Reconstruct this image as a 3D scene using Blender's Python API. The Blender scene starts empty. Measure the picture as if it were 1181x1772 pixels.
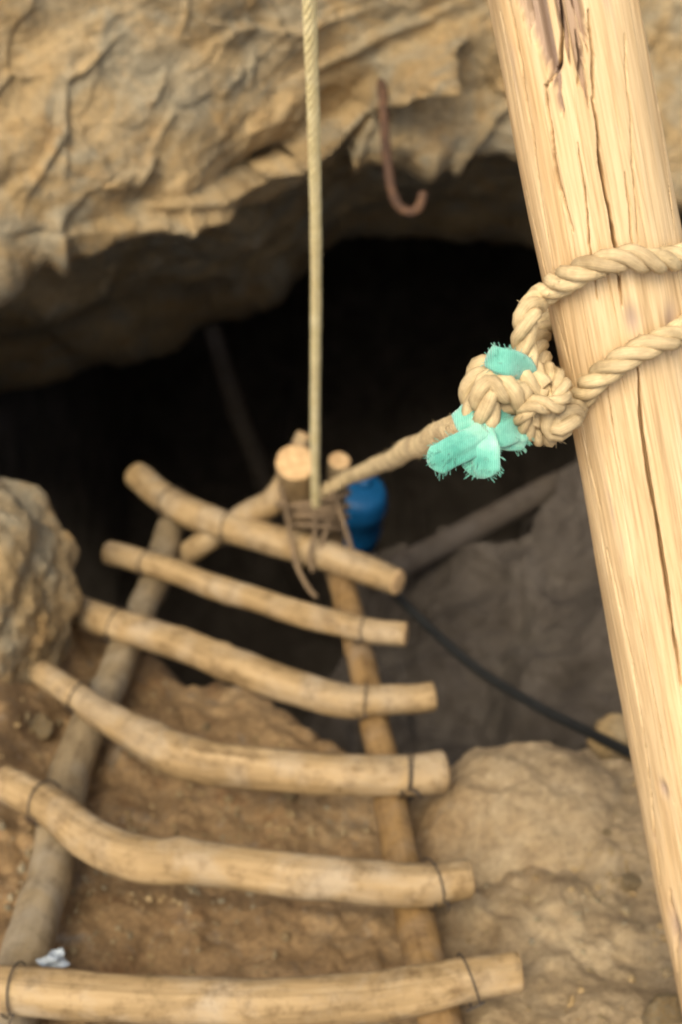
import bpy, math, random
import numpy as np
from mathutils import Vector

random.seed(7)
rng = np.random.default_rng(7)
scene = bpy.context.scene
COL = scene.collection
R = math.radians

# ------------------------------------------------------------------ camera
PITCH = R(62.0)                       # looking steeply down into the pit
FPX = 2600.0                          # focal length in photograph pixels (photo 1181 x 1772)
RIGHT = np.array([1.0, 0, 0])
FWD = np.array([0, math.cos(PITCH), -math.sin(PITCH)])
UP = np.array([0, math.sin(PITCH), math.cos(PITCH)])

cam_d = bpy.data.cameras.new('camera')
cam = bpy.data.objects.new('camera', cam_d)
COL.objects.link(cam)
cam.location = (0, 0, 0)
cam.rotation_euler = (math.pi / 2 - PITCH, 0, 0)
cam_d.sensor_fit = 'VERTICAL'
cam_d.sensor_height = 36.0
cam_d.lens = 36.0 * FPX / 1772.0
cam_d.clip_start = 0.05
cam_d.clip_end = 500
cam_d.dof.use_dof = True
cam_d.dof.focus_distance = 1.42
cam_d.dof.aperture_fstop = 4.2
scene.camera = cam

# ------------------------------------------------------------------ sky, sun, exposure
SUN_EL, SUN_AZ = R(71), R(-140)        # azimuth measured from +Y towards +X
w = bpy.data.worlds.new('World'); scene.world = w; w.use_nodes = True
nt = w.node_tree; nt.nodes.clear()
sky = nt.nodes.new('ShaderNodeTexSky'); sky.sky_type = 'NISHITA'; sky.sun_disc = False
sky.sun_elevation = SUN_EL; sky.sun_rotation = SUN_AZ
sky.air_density = 1.0; sky.dust_density = 6.0; sky.ozone_density = 0.6
bg = nt.nodes.new('ShaderNodeBackground'); bg.inputs[1].default_value = 0.10
wo = nt.nodes.new('ShaderNodeOutputWorld')
nt.links.new(sky.outputs[0], bg.inputs[0]); nt.links.new(bg.outputs[0], wo.inputs[0])
sun_d = bpy.data.lights.new('sun', 'SUN'); sun_d.energy = 1.5; sun_d.angle = R(30)
sun_d.color = (1.0, 0.90, 0.74)
sun = bpy.data.objects.new('sun', sun_d); COL.objects.link(sun)
sdir = Vector((math.sin(SUN_AZ) * math.cos(SUN_EL), math.cos(SUN_AZ) * math.cos(SUN_EL), math.sin(SUN_EL)))
sun.rotation_euler = sdir.to_track_quat('Z', 'Y').to_euler()
sun.location = sdir * 20
vs = scene.view_settings
vs.view_transform = 'Standard'; vs.look = 'None'; vs.gamma = 1.0; vs.use_curve_mapping = False
vs.exposure = 1.2
scene.cycles.filter_width = 2.1

# ------------------------------------------------------------------ helpers
def P(px, py, d):
    """point seen at photograph pixel (px, py) at depth d (metres along the view axis)"""
    return d * FWD + (px - 590.5) / FPX * d * RIGHT + (886 - py) / FPX * d * UP

def PIX(v):
    d = v @ FWD
    d = np.where(np.abs(d) < 0.05, 0.05, d)
    return 590.5 + FPX * (v @ RIGHT) / d, 886 - FPX * (v @ UP) / d, d

def _hash(ix, iy, iz, k):
    h = (ix * 374761393 + iy * 668265263 + iz * 2147483647 + k * 1274126177) & 0xFFFFFFFF
    h = ((h ^ (h >> 13)) * 1274126177) & 0xFFFFFFFF
    h = ((h ^ (h >> 16)) * 2246822519) & 0xFFFFFFFF
    return ((h ^ (h >> 15)) & 0xFFFFFF) / float(0xFFFFFF)

def vnoise(p, seed=0):
    i = np.floor(p).astype(np.int64); f = p - i
    u = f * f * f * (f * (f * 6 - 15) + 10)
    r = 0
    for dx in (0, 1):
        for dy in (0, 1):
            for dz in (0, 1):
                wgt = (u[:, 0] if dx else 1 - u[:, 0]) * (u[:, 1] if dy else 1 - u[:, 1]) * (u[:, 2] if dz else 1 - u[:, 2])
                r = r + wgt * _hash(i[:, 0] + dx, i[:, 1] + dy, i[:, 2] + dz, seed)
    return r * 2 - 1

def fbm(p, octaves=5, seed=0, gain=0.5, lac=2.03):
    a, s, r = 1.0, 1.0, 0
    for o in range(octaves):
        r = r + a * vnoise(p * s + o * 17.3, seed + o)
        a *= gain; s *= lac
    return r

def worley(p, seed=0):
    """distance to nearest and second nearest cell point, and the cell's random value"""
    i = np.floor(p).astype(np.int64)
    f1 = np.full(len(p), 9.0); f2 = np.full(len(p), 9.0); cid = np.zeros(len(p))
    for dx in (-1, 0, 1):
        for dy in (-1, 0, 1):
            for dz in (-1, 0, 1):
                c = i + np.array([dx, dy, dz])
                q = np.stack([c[:, 0] + _hash(c[:, 0], c[:, 1], c[:, 2], seed),
                              c[:, 1] + _hash(c[:, 0], c[:, 1], c[:, 2], seed + 1),
                              c[:, 2] + _hash(c[:, 0], c[:, 1], c[:, 2], seed + 2)], 1)
                d = np.linalg.norm(q - p, axis=1)
                n = d < f1
                f2 = np.where(n, f1, np.minimum(f2, d))
                cid = np.where(n, _hash(c[:, 0], c[:, 1], c[:, 2], seed + 3), cid)
                f1 = np.where(n, d, f1)
    return f1, f2, cid

def smooth(a, b, x):
    t = np.clip((x - a) / (b - a), 0, 1)
    return t * t * (3 - 2 * t)

def seg_dist(px, py, poly):
    """distance to a polyline, the parameter 0..1 along it, and the side (+ is below / right)"""
    best = np.full(px.shape, 1e9); par = np.zeros(px.shape); side = np.zeros(px.shape)
    n = len(poly) - 1
    for k in range(n):
        ax, ay = poly[k]; bx, by = poly[k + 1]
        vx, vy = bx - ax, by - ay
        L = vx * vx + vy * vy
        t = np.clip(((px - ax) * vx + (py - ay) * vy) / L, 0, 1)
        dx, dy = px - ax - t * vx, py - ay - t * vy
        d = np.hypot(dx, dy)
        m = d < best
        best = np.where(m, d, best); par = np.where(m, (k + t) / n, par)
        side = np.where(m, np.sign(vx * dy - vy * dx), side)
    return best, par, side

def catmull(pts, n=12):
    pts = np.array(pts, float)
    p = np.vstack([2 * pts[0] - pts[1], pts, 2 * pts[-1] - pts[-2]])
    out = []
    for k in range(1, len(p) - 2):
        for t in np.linspace(0, 1, n, endpoint=False):
            out.append(0.5 * (2 * p[k] + (p[k + 1] - p[k - 1]) * t + (2 * p[k - 1] - 5 * p[k] + 4 * p[k + 1] - p[k + 2]) * t * t
                              + (3 * p[k] - p[k - 1] - 3 * p[k + 1] + p[k + 2]) * t ** 3))
    out.append(p[-2])
    return np.array(out)

def resample(path, step):
    d = np.r_[0, np.cumsum(np.linalg.norm(np.diff(path[:, :3], axis=0), axis=1))]
    n = max(3, int(d[-1] / step) + 1)
    s = np.linspace(0, d[-1], n)
    return np.stack([np.interp(s, d, path[:, k]) for k in range(path.shape[1])], 1), s

def frames(path):
    T = np.gradient(path, axis=0); T /= np.linalg.norm(T, axis=1)[:, None] + 1e-12
    a = np.array([0, 0, 1.0]) if abs(T[0][2]) < 0.9 else np.array([0, 1.0, 0])
    n = a - T[0] * (a @ T[0]); n /= np.linalg.norm(n)
    N = [n]
    for k in range(1, len(path)):
        n = N[-1] - T[k] * (N[-1] @ T[k]); n /= np.linalg.norm(n); N.append(n)
    N = np.array(N)
    return T, N, np.cross(T, N)

def mesh_obj(name, verts, faces, mats, parent=None, uvs=None, matidx=None, smooth_shade=True):
    me = bpy.data.meshes.new(name)
    me.from_pydata(np.asarray(verts, float).tolist(), [], faces if isinstance(faces, list) else faces.tolist())
    for m in (mats if isinstance(mats, (list, tuple)) else [mats]): me.materials.append(m)
    if matidx is not None: me.polygons.foreach_set('material_index', np.asarray(matidx, np.int32))
    if smooth_shade: me.polygons.foreach_set('use_smooth', np.ones(len(me.polygons), bool))
    if uvs is not None:
        ul = me.uv_layers.new(name='UVMap')
        vi = np.zeros(len(me.loops), np.int32); me.loops.foreach_get('vertex_index', vi)
        ul.data.foreach_set('uv', np.asarray(uvs, np.float32)[vi].ravel())
    me.update()
    o = bpy.data.objects.new(name, me); COL.objects.link(o)
    if parent: o.parent = parent
    return o

def tag(o, label=None, cat=None, group=None, kind=None):
    if label: o['label'] = label
    if cat: o['category'] = cat
    if group: o['group'] = group
    if kind: o['kind'] = kind
    return o

def thing(name, loc, label, cat, group=None):
    e = bpy.data.objects.new(name, None); e.empty_display_size = 0.05
    e.location = loc; COL.objects.link(e)
    tag(e, label, cat, group)
    return e

def local(o, parent):
    """keep world coordinates of a mesh built in world space when parented to an Empty that is only moved"""
    o.parent = parent
    o.location = -Vector(parent.location)
    return o

def grid_faces(nu, nv, wrap=False):
    i = np.arange(nu - 1)[:, None]; j = np.arange(nv if wrap else nv - 1)[None, :]
    j2 = (j + 1) % nv
    return np.stack([i * nv + j, i * nv + j2, (i + 1) * nv + j2, (i + 1) * nv + j], -1).reshape(-1, 4)

def tube_arrays(path, rad, sides=16, bump=None, flat=None, capped=True):
    """verts, faces, uvs, cap face flags of a tube with rounded-off cut ends"""
    path = np.asarray(path, float); n = len(path)
    rad = np.broadcast_to(np.asarray(rad, float), (n,)).copy()
    T, N, B = frames(path)
    s = np.r_[0, np.cumsum(np.linalg.norm(np.diff(path, axis=0), axis=1))]
    th = np.linspace(0, 2 * math.pi, sides, endpoint=False)
    c, sn = np.cos(th), np.sin(th)
    rr = rad[:, None] * np.ones(sides)[None, :]
    if bump is not None: rr = rr + bump(s, th, path)
    fl = 1.0 if flat is None else flat
    V = path[:, None, :] + rr[..., None] * (c[None, :, None] * N[:, None, :] + fl * sn[None, :, None] * B[:, None, :])
    verts = V.reshape(-1, 3)
    uv = np.stack([np.broadcast_to(th[None, :] * rad.mean(), (n, sides)), np.broadcast_to(s[:, None], (n, sides))], -1).reshape(-1, 2)
    faces = grid_faces(n, sides, True).tolist()
    flags = [0] * len(faces)
    if capped:
        for end, ring, sg in ((0, list(range(sides)), -1), (n - 1, [(n - 1) * sides + k for k in range(sides)], 1)):
            base = len(verts)
            cpt = path[end]
            inner = cpt + (verts[ring] - cpt) * 0.90 + sg * T[end] * rad[end] * 0.07
            mid = cpt + (verts[ring] - cpt) * 0.5 + sg * T[end] * rad[end] * 0.08
            verts = np.vstack([verts, inner, mid, cpt + sg * T[end] * rad[end] * 0.08])
            uv = np.vstack([uv, uv[ring], uv[ring], uv[ring[0]][None]])
            for k in range(sides):
                k2 = (k + 1) % sides
                qs = [[ring[k], ring[k2], base + k2, base + k], [base + k, base + k2, base + sides + k2, base + sides + k],
                      [base + sides + k, base + sides + k2, base + 2 * sides]]
                if sg > 0: pass
                else: qs = [q[::-1] for q in qs]
                for q in qs: faces.append(q); flags.append(1)
    return verts, faces, uv, flags

def merge(parts):
    V, F, U, M = [], [], [], []; off = 0
    for v, f, u, m in parts:
        V.append(v); U.append(u); M += list(m)
        F += [[a + off for a in q] for q in f]; off += len(v)
    return np.vstack(V), F, np.vstack(U), M

def twisted_rope(path, radius, pitch=None, strands=3, step=0.005, seed=0, fuzz=0, sides=8):
    """a laid rope: helical strands about a path, with loose fibres"""
    pitch = pitch or radius * 5.2
    path, s = resample(np.asarray(path, float), step)
    T, N, B = frames(path)
    out = []
    wob = 1 + 0.06 * vnoise(np.stack([s * 18, s * 0 + seed, s * 0], 1), seed)
    for k in range(strands):
        ph = s / pitch * 2 * math.pi + k * 2 * math.pi / strands
        q = path + (radius * 0.50 * wob)[:, None] * (np.cos(ph)[:, None] * N + np.sin(ph)[:, None] * B)
        def bm(ss, th, pp, k=k):
            g = np.stack([np.broadcast_to(th * 3, (len(ss), len(th))).ravel(), np.broadcast_to(ss[:, None] * 240, (len(ss), len(th))).ravel(), np.full(len(ss) * len(th), k + seed)], 1)
            return (vnoise(g, 5) * radius * 0.045).reshape(len(ss), len(th))
        out.append(tube_arrays(q, radius * 0.54 * wob, sides, bump=bm))
    r = np.random.default_rng(seed + 100)
    for _ in range(int(fuzz * s[-1])):
        k = r.integers(1, len(path) - 1); a = r.uniform(0, 6.28)
        o = N[k] * math.cos(a) + B[k] * math.sin(a)
        L = radius * r.uniform(0.15, .6)
        p0 = path[k] + o * radius * 0.9
        d = (o + T[k] * r.uniform(-1.5, 1.5)); d /= np.linalg.norm(d)
        p1 = p0 + d * L * .6; p2 = p1 + (d + np.array([0, 0, -.4])) * L * .5
        out.append(tube_arrays(np.array([p0, p1, p2]), 0.00035, 3, capped=False))
    return merge(out)

# ------------------------------------------------------------------ materials
def new_mat(name):
    m = bpy.data.materials.new(name); m.use_nodes = True
    n = m.node_tree.nodes; n.clear()
    out = n.new('ShaderNodeOutputMaterial'); b = n.new('ShaderNodeBsdfPrincipled')
    m.node_tree.links.new(b.outputs[0], out.inputs[0])
    b.inputs['Specular IOR Level'].default_value = 0.25
    return m, m.node_tree, b

def N_(t, kind, **kw):
    n = t.nodes.new(kind)
    for k, v in kw.items():
        if k in n.inputs: n.inputs[k].default_value = v
        else: setattr(n, k, v)
    return n

def ramp(t, fac, stops):
    r = t.nodes.new('ShaderNodeValToRGB'); e = r.color_ramp.elements
    while len(e) < len(stops): e.new(0.5)
    for el, (p, c) in zip(e, stops): el.position = p; el.color = (*c, 1) if len(c) == 3 else c
    t.links.new(fac, r.inputs[0]); return r.outputs[0]

def mixc(t, fac, a, b, mode='MIX'):
    n = t.nodes.new('ShaderNodeMix'); n.data_type = 'RGBA'; n.blend_type = mode
    for s, v in ((0, fac), (6, a), (7, b)):
        if hasattr(v, 'is_output'): t.links.new(v, n.inputs[s])
        else: n.inputs[s].default_value = v if s == 0 else (*v, 1)
    return n.outputs[2]

def coords(t, kind='Object', scale=(1, 1, 1)):
    c = t.nodes.new('ShaderNodeTexCoord'); m = t.nodes.new('ShaderNodeMapping')
    m.inputs['Scale'].default_value = scale
    t.links.new(c.outputs[kind], m.inputs['Vector']); return m.outputs[0]

def noise(t, vec, scale, detail=6, rough=0.6, dist=0.0):
    n = N_(t, 'ShaderNodeTexNoise', Scale=scale, Detail=detail, Roughness=rough, Distortion=dist)
    t.links.new(vec, n.inputs['Vector']); return n.outputs[0]

def bump(t, b, h, strength, dist=0.01, prev=None):
    n = N_(t, 'ShaderNodeBump', Strength=strength, Distance=dist)
    t.links.new(h, n.inputs['Height'])
    if prev: t.links.new(prev, n.inputs['Normal'])
    t.links.new(n.outputs[0], b.inputs['Normal']); return n.outputs[0]

def mat_rock():
    m, t, b = new_mat('tan_rock')
    v = coords(t)
    base = ramp(t, noise(t, v, 2.6, 7, .62, .6), [(.28, (.155, .105, .048)), (.45, (.265, .195, .092)), (.58, (.345, .258, .128)), (.75, (.265, .212, .120))])
    grey = ramp(t, noise(t, v, 5.0, 6, .65, 1.2), [(.44, (0, 0, 0)), (.62, (1, 1, 1))])
    c = mixc(t, grey, base, (.245, .217, .142))
    orange = ramp(t, noise(t, v, 9, 5, .6), [(.55, (0, 0, 0)), (.75, (1, 1, 1))])
    c = mixc(t, orange, c, (.30, .195, .075))
    fine = ramp(t, noise(t, v, 60, 5, .7), [(.3, (.64, .59, .54)), (.6, (1.17, 1.09, 1.02))])
    c = mixc(t, 0.8, c, fine, 'MULTIPLY')
    t.links.new(c, b.inputs['Base Color']); b.inputs['Roughness'].default_value = .92
    n1 = bump(t, b, noise(t, v, 30, 8, .65), .75, .02)
    bump(t, b, noise(t, v, 140, 5, .7), .5, .006, n1)
    return m

def mat_dirt():
    m, t, b = new_mat('brown_dirt')
    v = coords(t)
    base = ramp(t, noise(t, v, 4, 8, .65, .4), [(.28, (.165, .105, .050)), (.45, (.27, .180, .088)), (.6, (.335, .230, .118)), (.75, (.39, .295, .17))])
    o = ramp(t, noise(t, v, 11, 4, .6), [(.56, (0, 0, 0)), (.72, (.8, .8, .8))])
    c = mixc(t, o, base, (.22, .12, .05))
    g = ramp(t, noise(t, v, 18, 5, .7, .5), [(.56, (0, 0, 0)), (.70, (.75, .75, .75))])
    c = mixc(t, g, c, (.27, .235, .18))
    fine = ramp(t, noise(t, v, 90, 5, .75), [(.3, (.52, .46, .42)), (.62, (1.22, 1.17, 1.06))])
    c = mixc(t, .8, c, fine, 'MULTIPLY')
    pos = t.nodes.new('ShaderNodeNewGeometry'); sx = t.nodes.new('ShaderNodeSeparateXYZ'); t.links.new(pos.outputs['Position'], sx.inputs[0])
    wn = N_(t, 'ShaderNodeMath', operation='MULTIPLY_ADD'); t.links.new(noise(t, v, 3.5, 6, .65), wn.inputs[0]); wn.inputs[1].default_value = .9; t.links.new(sx.outputs[0], wn.inputs[2])
    mx = N_(t, 'ShaderNodeMapRange'); mx.inputs[1].default_value = .42; mx.inputs[2].default_value = .72; t.links.new(wn.outputs[0], mx.inputs[0])
    pale = ramp(t, noise(t, v, 14, 7, .68), [(.3, (.225, .165, .092)), (.5, (.33, .252, .145)), (.7, (.42, .335, .205))])
    c = mixc(t, mx.outputs[0], c, mixc(t, .6, pale, fine, 'MULTIPLY'))   # crumbled pale rock to the right of the ladder
    # grey-brown bedrock below the dirt bank, its colour darkened further for the shaft's shade
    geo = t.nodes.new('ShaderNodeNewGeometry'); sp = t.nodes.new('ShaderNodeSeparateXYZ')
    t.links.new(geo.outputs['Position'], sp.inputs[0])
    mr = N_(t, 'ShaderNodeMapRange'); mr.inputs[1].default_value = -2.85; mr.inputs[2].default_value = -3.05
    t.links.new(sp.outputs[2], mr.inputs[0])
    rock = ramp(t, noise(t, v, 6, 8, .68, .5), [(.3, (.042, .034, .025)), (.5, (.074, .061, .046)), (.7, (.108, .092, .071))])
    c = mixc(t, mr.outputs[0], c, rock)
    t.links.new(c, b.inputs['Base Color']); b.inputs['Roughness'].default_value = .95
    n1 = bump(t, b, noise(t, v, 45, 8, .7), .8, .015)
    bump(t, b, noise(t, v, 190, 4, .7), .6, .005, n1)
    return m

def mat_branch(name, lo, mid, hi, grey):
    m, t, b = new_mat(name)
    v = coords(t, 'UV', (38, 5, 1))
    oi = t.nodes.new('ShaderNodeObjectInfo')
    add = N_(t, 'ShaderNodeVectorMath', operation='ADD')
    ml = N_(t, 'ShaderNodeMath', operation='MULTIPLY'); ml.inputs[1].default_value = 37.0
    t.links.new(oi.outputs['Random'], ml.inputs[0]); t.links.new(v, add.inputs[0]); t.links.new(ml.outputs[0], add.inputs[1])
    v = add.outputs[0]
    base = ramp(t, noise(t, v, 1.0, 6, .6, .3), [(.28, lo), (.5, mid), (.72, hi)])
    v2 = coords(t)
    g = ramp(t, noise(t, v2, 9, 5, .6, .5), [(.45, (0, 0, 0)), (.7, (.85, .85, .85))])
    c = mixc(t, g, base, grey)
    d = ramp(t, noise(t, v2, 26, 6, .75), [(.30, (.30, .24, .18)), (.52, (1.05, 1.05, 1.05))])
    c = mixc(t, .7, c, d, 'MULTIPLY')
    t.links.new(c, b.inputs['Base Color']); b.inputs['Roughness'].default_value = .75
    n1 = bump(t, b, noise(t, v, 2.2, 5, .65), .5, .004)
    bump(t, b, noise(t, v2, 60, 4, .6), .25, .004, n1)
    return m

def mat_cut():
    m, t, b = new_mat('cut_wood')
    v = coords(t)
    base = ramp(t, noise(t, v, 55, 5, .6), [(.3, (.30, .185, .082)), (.6, (.48, .32, .15)), (.8, (.56, .40, .21))])
    t.links.new(base, b.inputs['Base Color']); b.inputs['Roughness'].default_value = .85
    bump(t, b, noise(t, v, 160, 4, .6), .5, .003)
    return m

def mat_post():
    m, t, b = new_mat('peeled_log')
    v = coords(t, 'UV', (70, 3.2, 1))
    base = ramp(t, noise(t, v, 1.0, 7, .62, .25), [(.25, (.36, .235, .11)), (.42, (.54, .39, .205)), (.6, (.635, .48, .27)), (.8, (.70, .55, .335))])
    v3 = coords(t, 'UV', (14, 2.0, 1))
    o = ramp(t, noise(t, v3, 1.3, 4, .55, .4), [(.52, (0, 0, 0)), (.74, (.75, .75, .75))])
    c = mixc(t, o, base, (.58, .37, .16))
    g = ramp(t, noise(t, coords(t, 'UV', (22, 4, 1)), 1.7, 5, .6, .5), [(.60, (0, 0, 0)), (.76, (.55, .55, .55))])
    c = mixc(t, g, c, (.36, .26, .22))
    fibre = ramp(t, noise(t, coords(t, 'UV', (420, 9, 1)), 1.0, 4, .6), [(.3, (.70, .65, .58)), (.55, (1.04, 1.03, 1.02))])
    c = mixc(t, .9, c, fibre, 'MULTIPLY')
    at = t.nodes.new('ShaderNodeAttribute'); at.attribute_name = 'weathered'
    c = mixc(t, at.outputs['Fac'], c, (.31, .225, .17))
    t.links.new(c, b.inputs['Base Color']); b.inputs['Roughness'].default_value = .85; b.inputs['Specular IOR Level'].default_value = .12
    bump(t, b, noise(t, coords(t, 'UV', (300, 8, 1)), 1.0, 5, .65), .28, .002)
    return m

def mat_rope(name, lo, hi, dirt):
    m, t, b = new_mat(name)
    v = coords(t)
    base = ramp(t, noise(t, v, 30, 5, .65), [(.3, lo), (.65, hi)])
    g = ramp(t, noise(t, v, 9, 4, .6), [(.5, (0, 0, 0)), (.75, (.7, .7, .7))])
    c = mixc(t, g, base, dirt)
    f = ramp(t, noise(t, coords(t, 'UV', (900, 60, 1)), 1.0, 3, .6), [(.3, (.7, .68, .64)), (.6, (1.08, 1.07, 1.05))])
    c = mixc(t, .8, c, f, 'MULTIPLY')
    t.links.new(c, b.inputs['Base Color']); b.inputs['Roughness'].default_value = .9
    bump(t, b, noise(t, coords(t, 'UV', (1100, 90, 1)), 1.0, 3, .6), .5, .002)
    return m

def mat_simple(name, col, rough=.7, var=.25, scale=30, metal=0.0):
    m, t, b = new_mat(name)
    v = coords(t)
    lo = tuple(x * (1 - var) for x in col); hi = tuple(min(1, x * (1 + var)) for x in col)
    c = ramp(t, noise(t, v, scale, 5, .65), [(.3, lo), (.7, hi)])
    t.links.new(c, b.inputs['Base Color']); b.inputs['Roughness'].default_value = rough; b.inputs['Metallic'].default_value = metal
    bump(t, b, noise(t, v, scale * 4, 4, .6), .3, .002)
    return m

def mat_rust():
    m, t, b = new_mat('rusty_iron')
    v = coords(t)
    c = ramp(t, noise(t, v, 45, 6, .7), [(.3, (.035, .021, .014)), (.5, (.075, .040, .022)), (.7, (.15, .080, .036))])
    t.links.new(c, b.inputs['Base Color']); b.inputs['Roughness'].default_value = .85
    bump(t, b, noise(t, v, 180, 5, .7), .6, .003)
    return m

def mat_cloth():
    m, t, b = new_mat('turquoise_cloth')
    v = coords(t)
    c = ramp(t, noise(t, v, 26, 5, .6), [(.3, (.07, .29, .21)), (.5, (.16, .46, .335)), (.72, (.38, .64, .47))])
    wv = N_(t, 'ShaderNodeTexWave', Scale=170.0, Distortion=2.0, Detail=2.0); t.links.new(v, wv.inputs['Vector'])
    f = ramp(t, wv.outputs[1], [(.2, (.72, .74, .74)), (.7, (1.05, 1.05, 1.05))])
    c = mixc(t, .8, c, f, 'MULTIPLY')
    t.links.new(c, b.inputs['Base Color']); b.inputs['Roughness'].default_value = .85
    b.inputs['Sheen Weight'].default_value = .3
    bump(t, b, wv.outputs[1], .4, .002)
    return m

M_ROCK, M_DIRT = mat_rock(), mat_dirt()
M_BRANCH = mat_branch('weathered_branch', (.155, .102, .044), (.278, .190, .086), (.375, .268, .134), (.318, .255, .163))
M_RAIL = mat_branch('grey_branch', (.13, .095, .050), (.22, .165, .088), (.285, .22, .125), (.25, .215, .15))
M_RAIL2 = mat_branch('golden_branch', (.12, .07, .026), (.24, .145, .052), (.30, .19, .078), (.23, .165, .095))
M_DARKPOLE = mat_branch('shade_dark_pole', (.035, .028, .02), (.06, .048, .035), (.08, .064, .046), (.06, .052, .044))  # wood colour lowered to paint in the shade of the shaft
M_CUT, M_POST = mat_cut(), mat_post()
M_HEMP = mat_rope('hemp_rope', (.34, .25, .125), (.62, .49, .27), (.33, .25, .145))
M_HOIST = mat_rope('pale_rope', (.68, .58, .28), (.82, .73, .42), (.64, .53, .26))
M_TWINE = mat_rope('brown_twine', (.12, .085, .05), (.22, .155, .088), (.10, .072, .045))
M_WIRE = mat_simple('dark_wire', (.035, .028, .022), .6, .3, 60, .0)
M_HOSE = mat_simple('black_hose', (.014, .015, .014), .55, .3, 20)
M_BLUE = mat_simple('blue_plastic', (.004, .060, .150), .45, .2, 12)
M_RUST, M_CLOTH = mat_rust(), mat_cloth()
M_SCRAP = mat_simple('pale_plastic', (.30, .34, .36), .5, .15, 20)

# ------------------------------------------------------------------ rock face with overhang (far side of the pit)
def axis(dense, far, step, nfar=26):
    a, b = dense; d = np.arange(a, b + step / 2, step)
    t = np.linspace(0, 1, nfar)[1:] ** 2
    return np.r_[(a - t * (a - far[0]))[::-1], d, b + t * (far[1] - b)]

LIP = [(-900, 640, 3.0), (0, 462, 3.1), (100, 425, 3.13), (200, 396, 3.16), (330, 376, 3.2), (450, 332, 3.24), (600, 272, 3.3), (750, 262, 3.34), (850, 262, 3.36), (1000, 290, 3.36), (1181, 320, 3.36), (2000, 420, 3.4)]
lipw = np.array([P(*q) for q in LIP])
def lip_y(x): return np.interp(x, lipw[:, 0], lipw[:, 1])
def lip_z(x): return np.interp(x, lipw[:, 0], lipw[:, 2])

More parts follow.
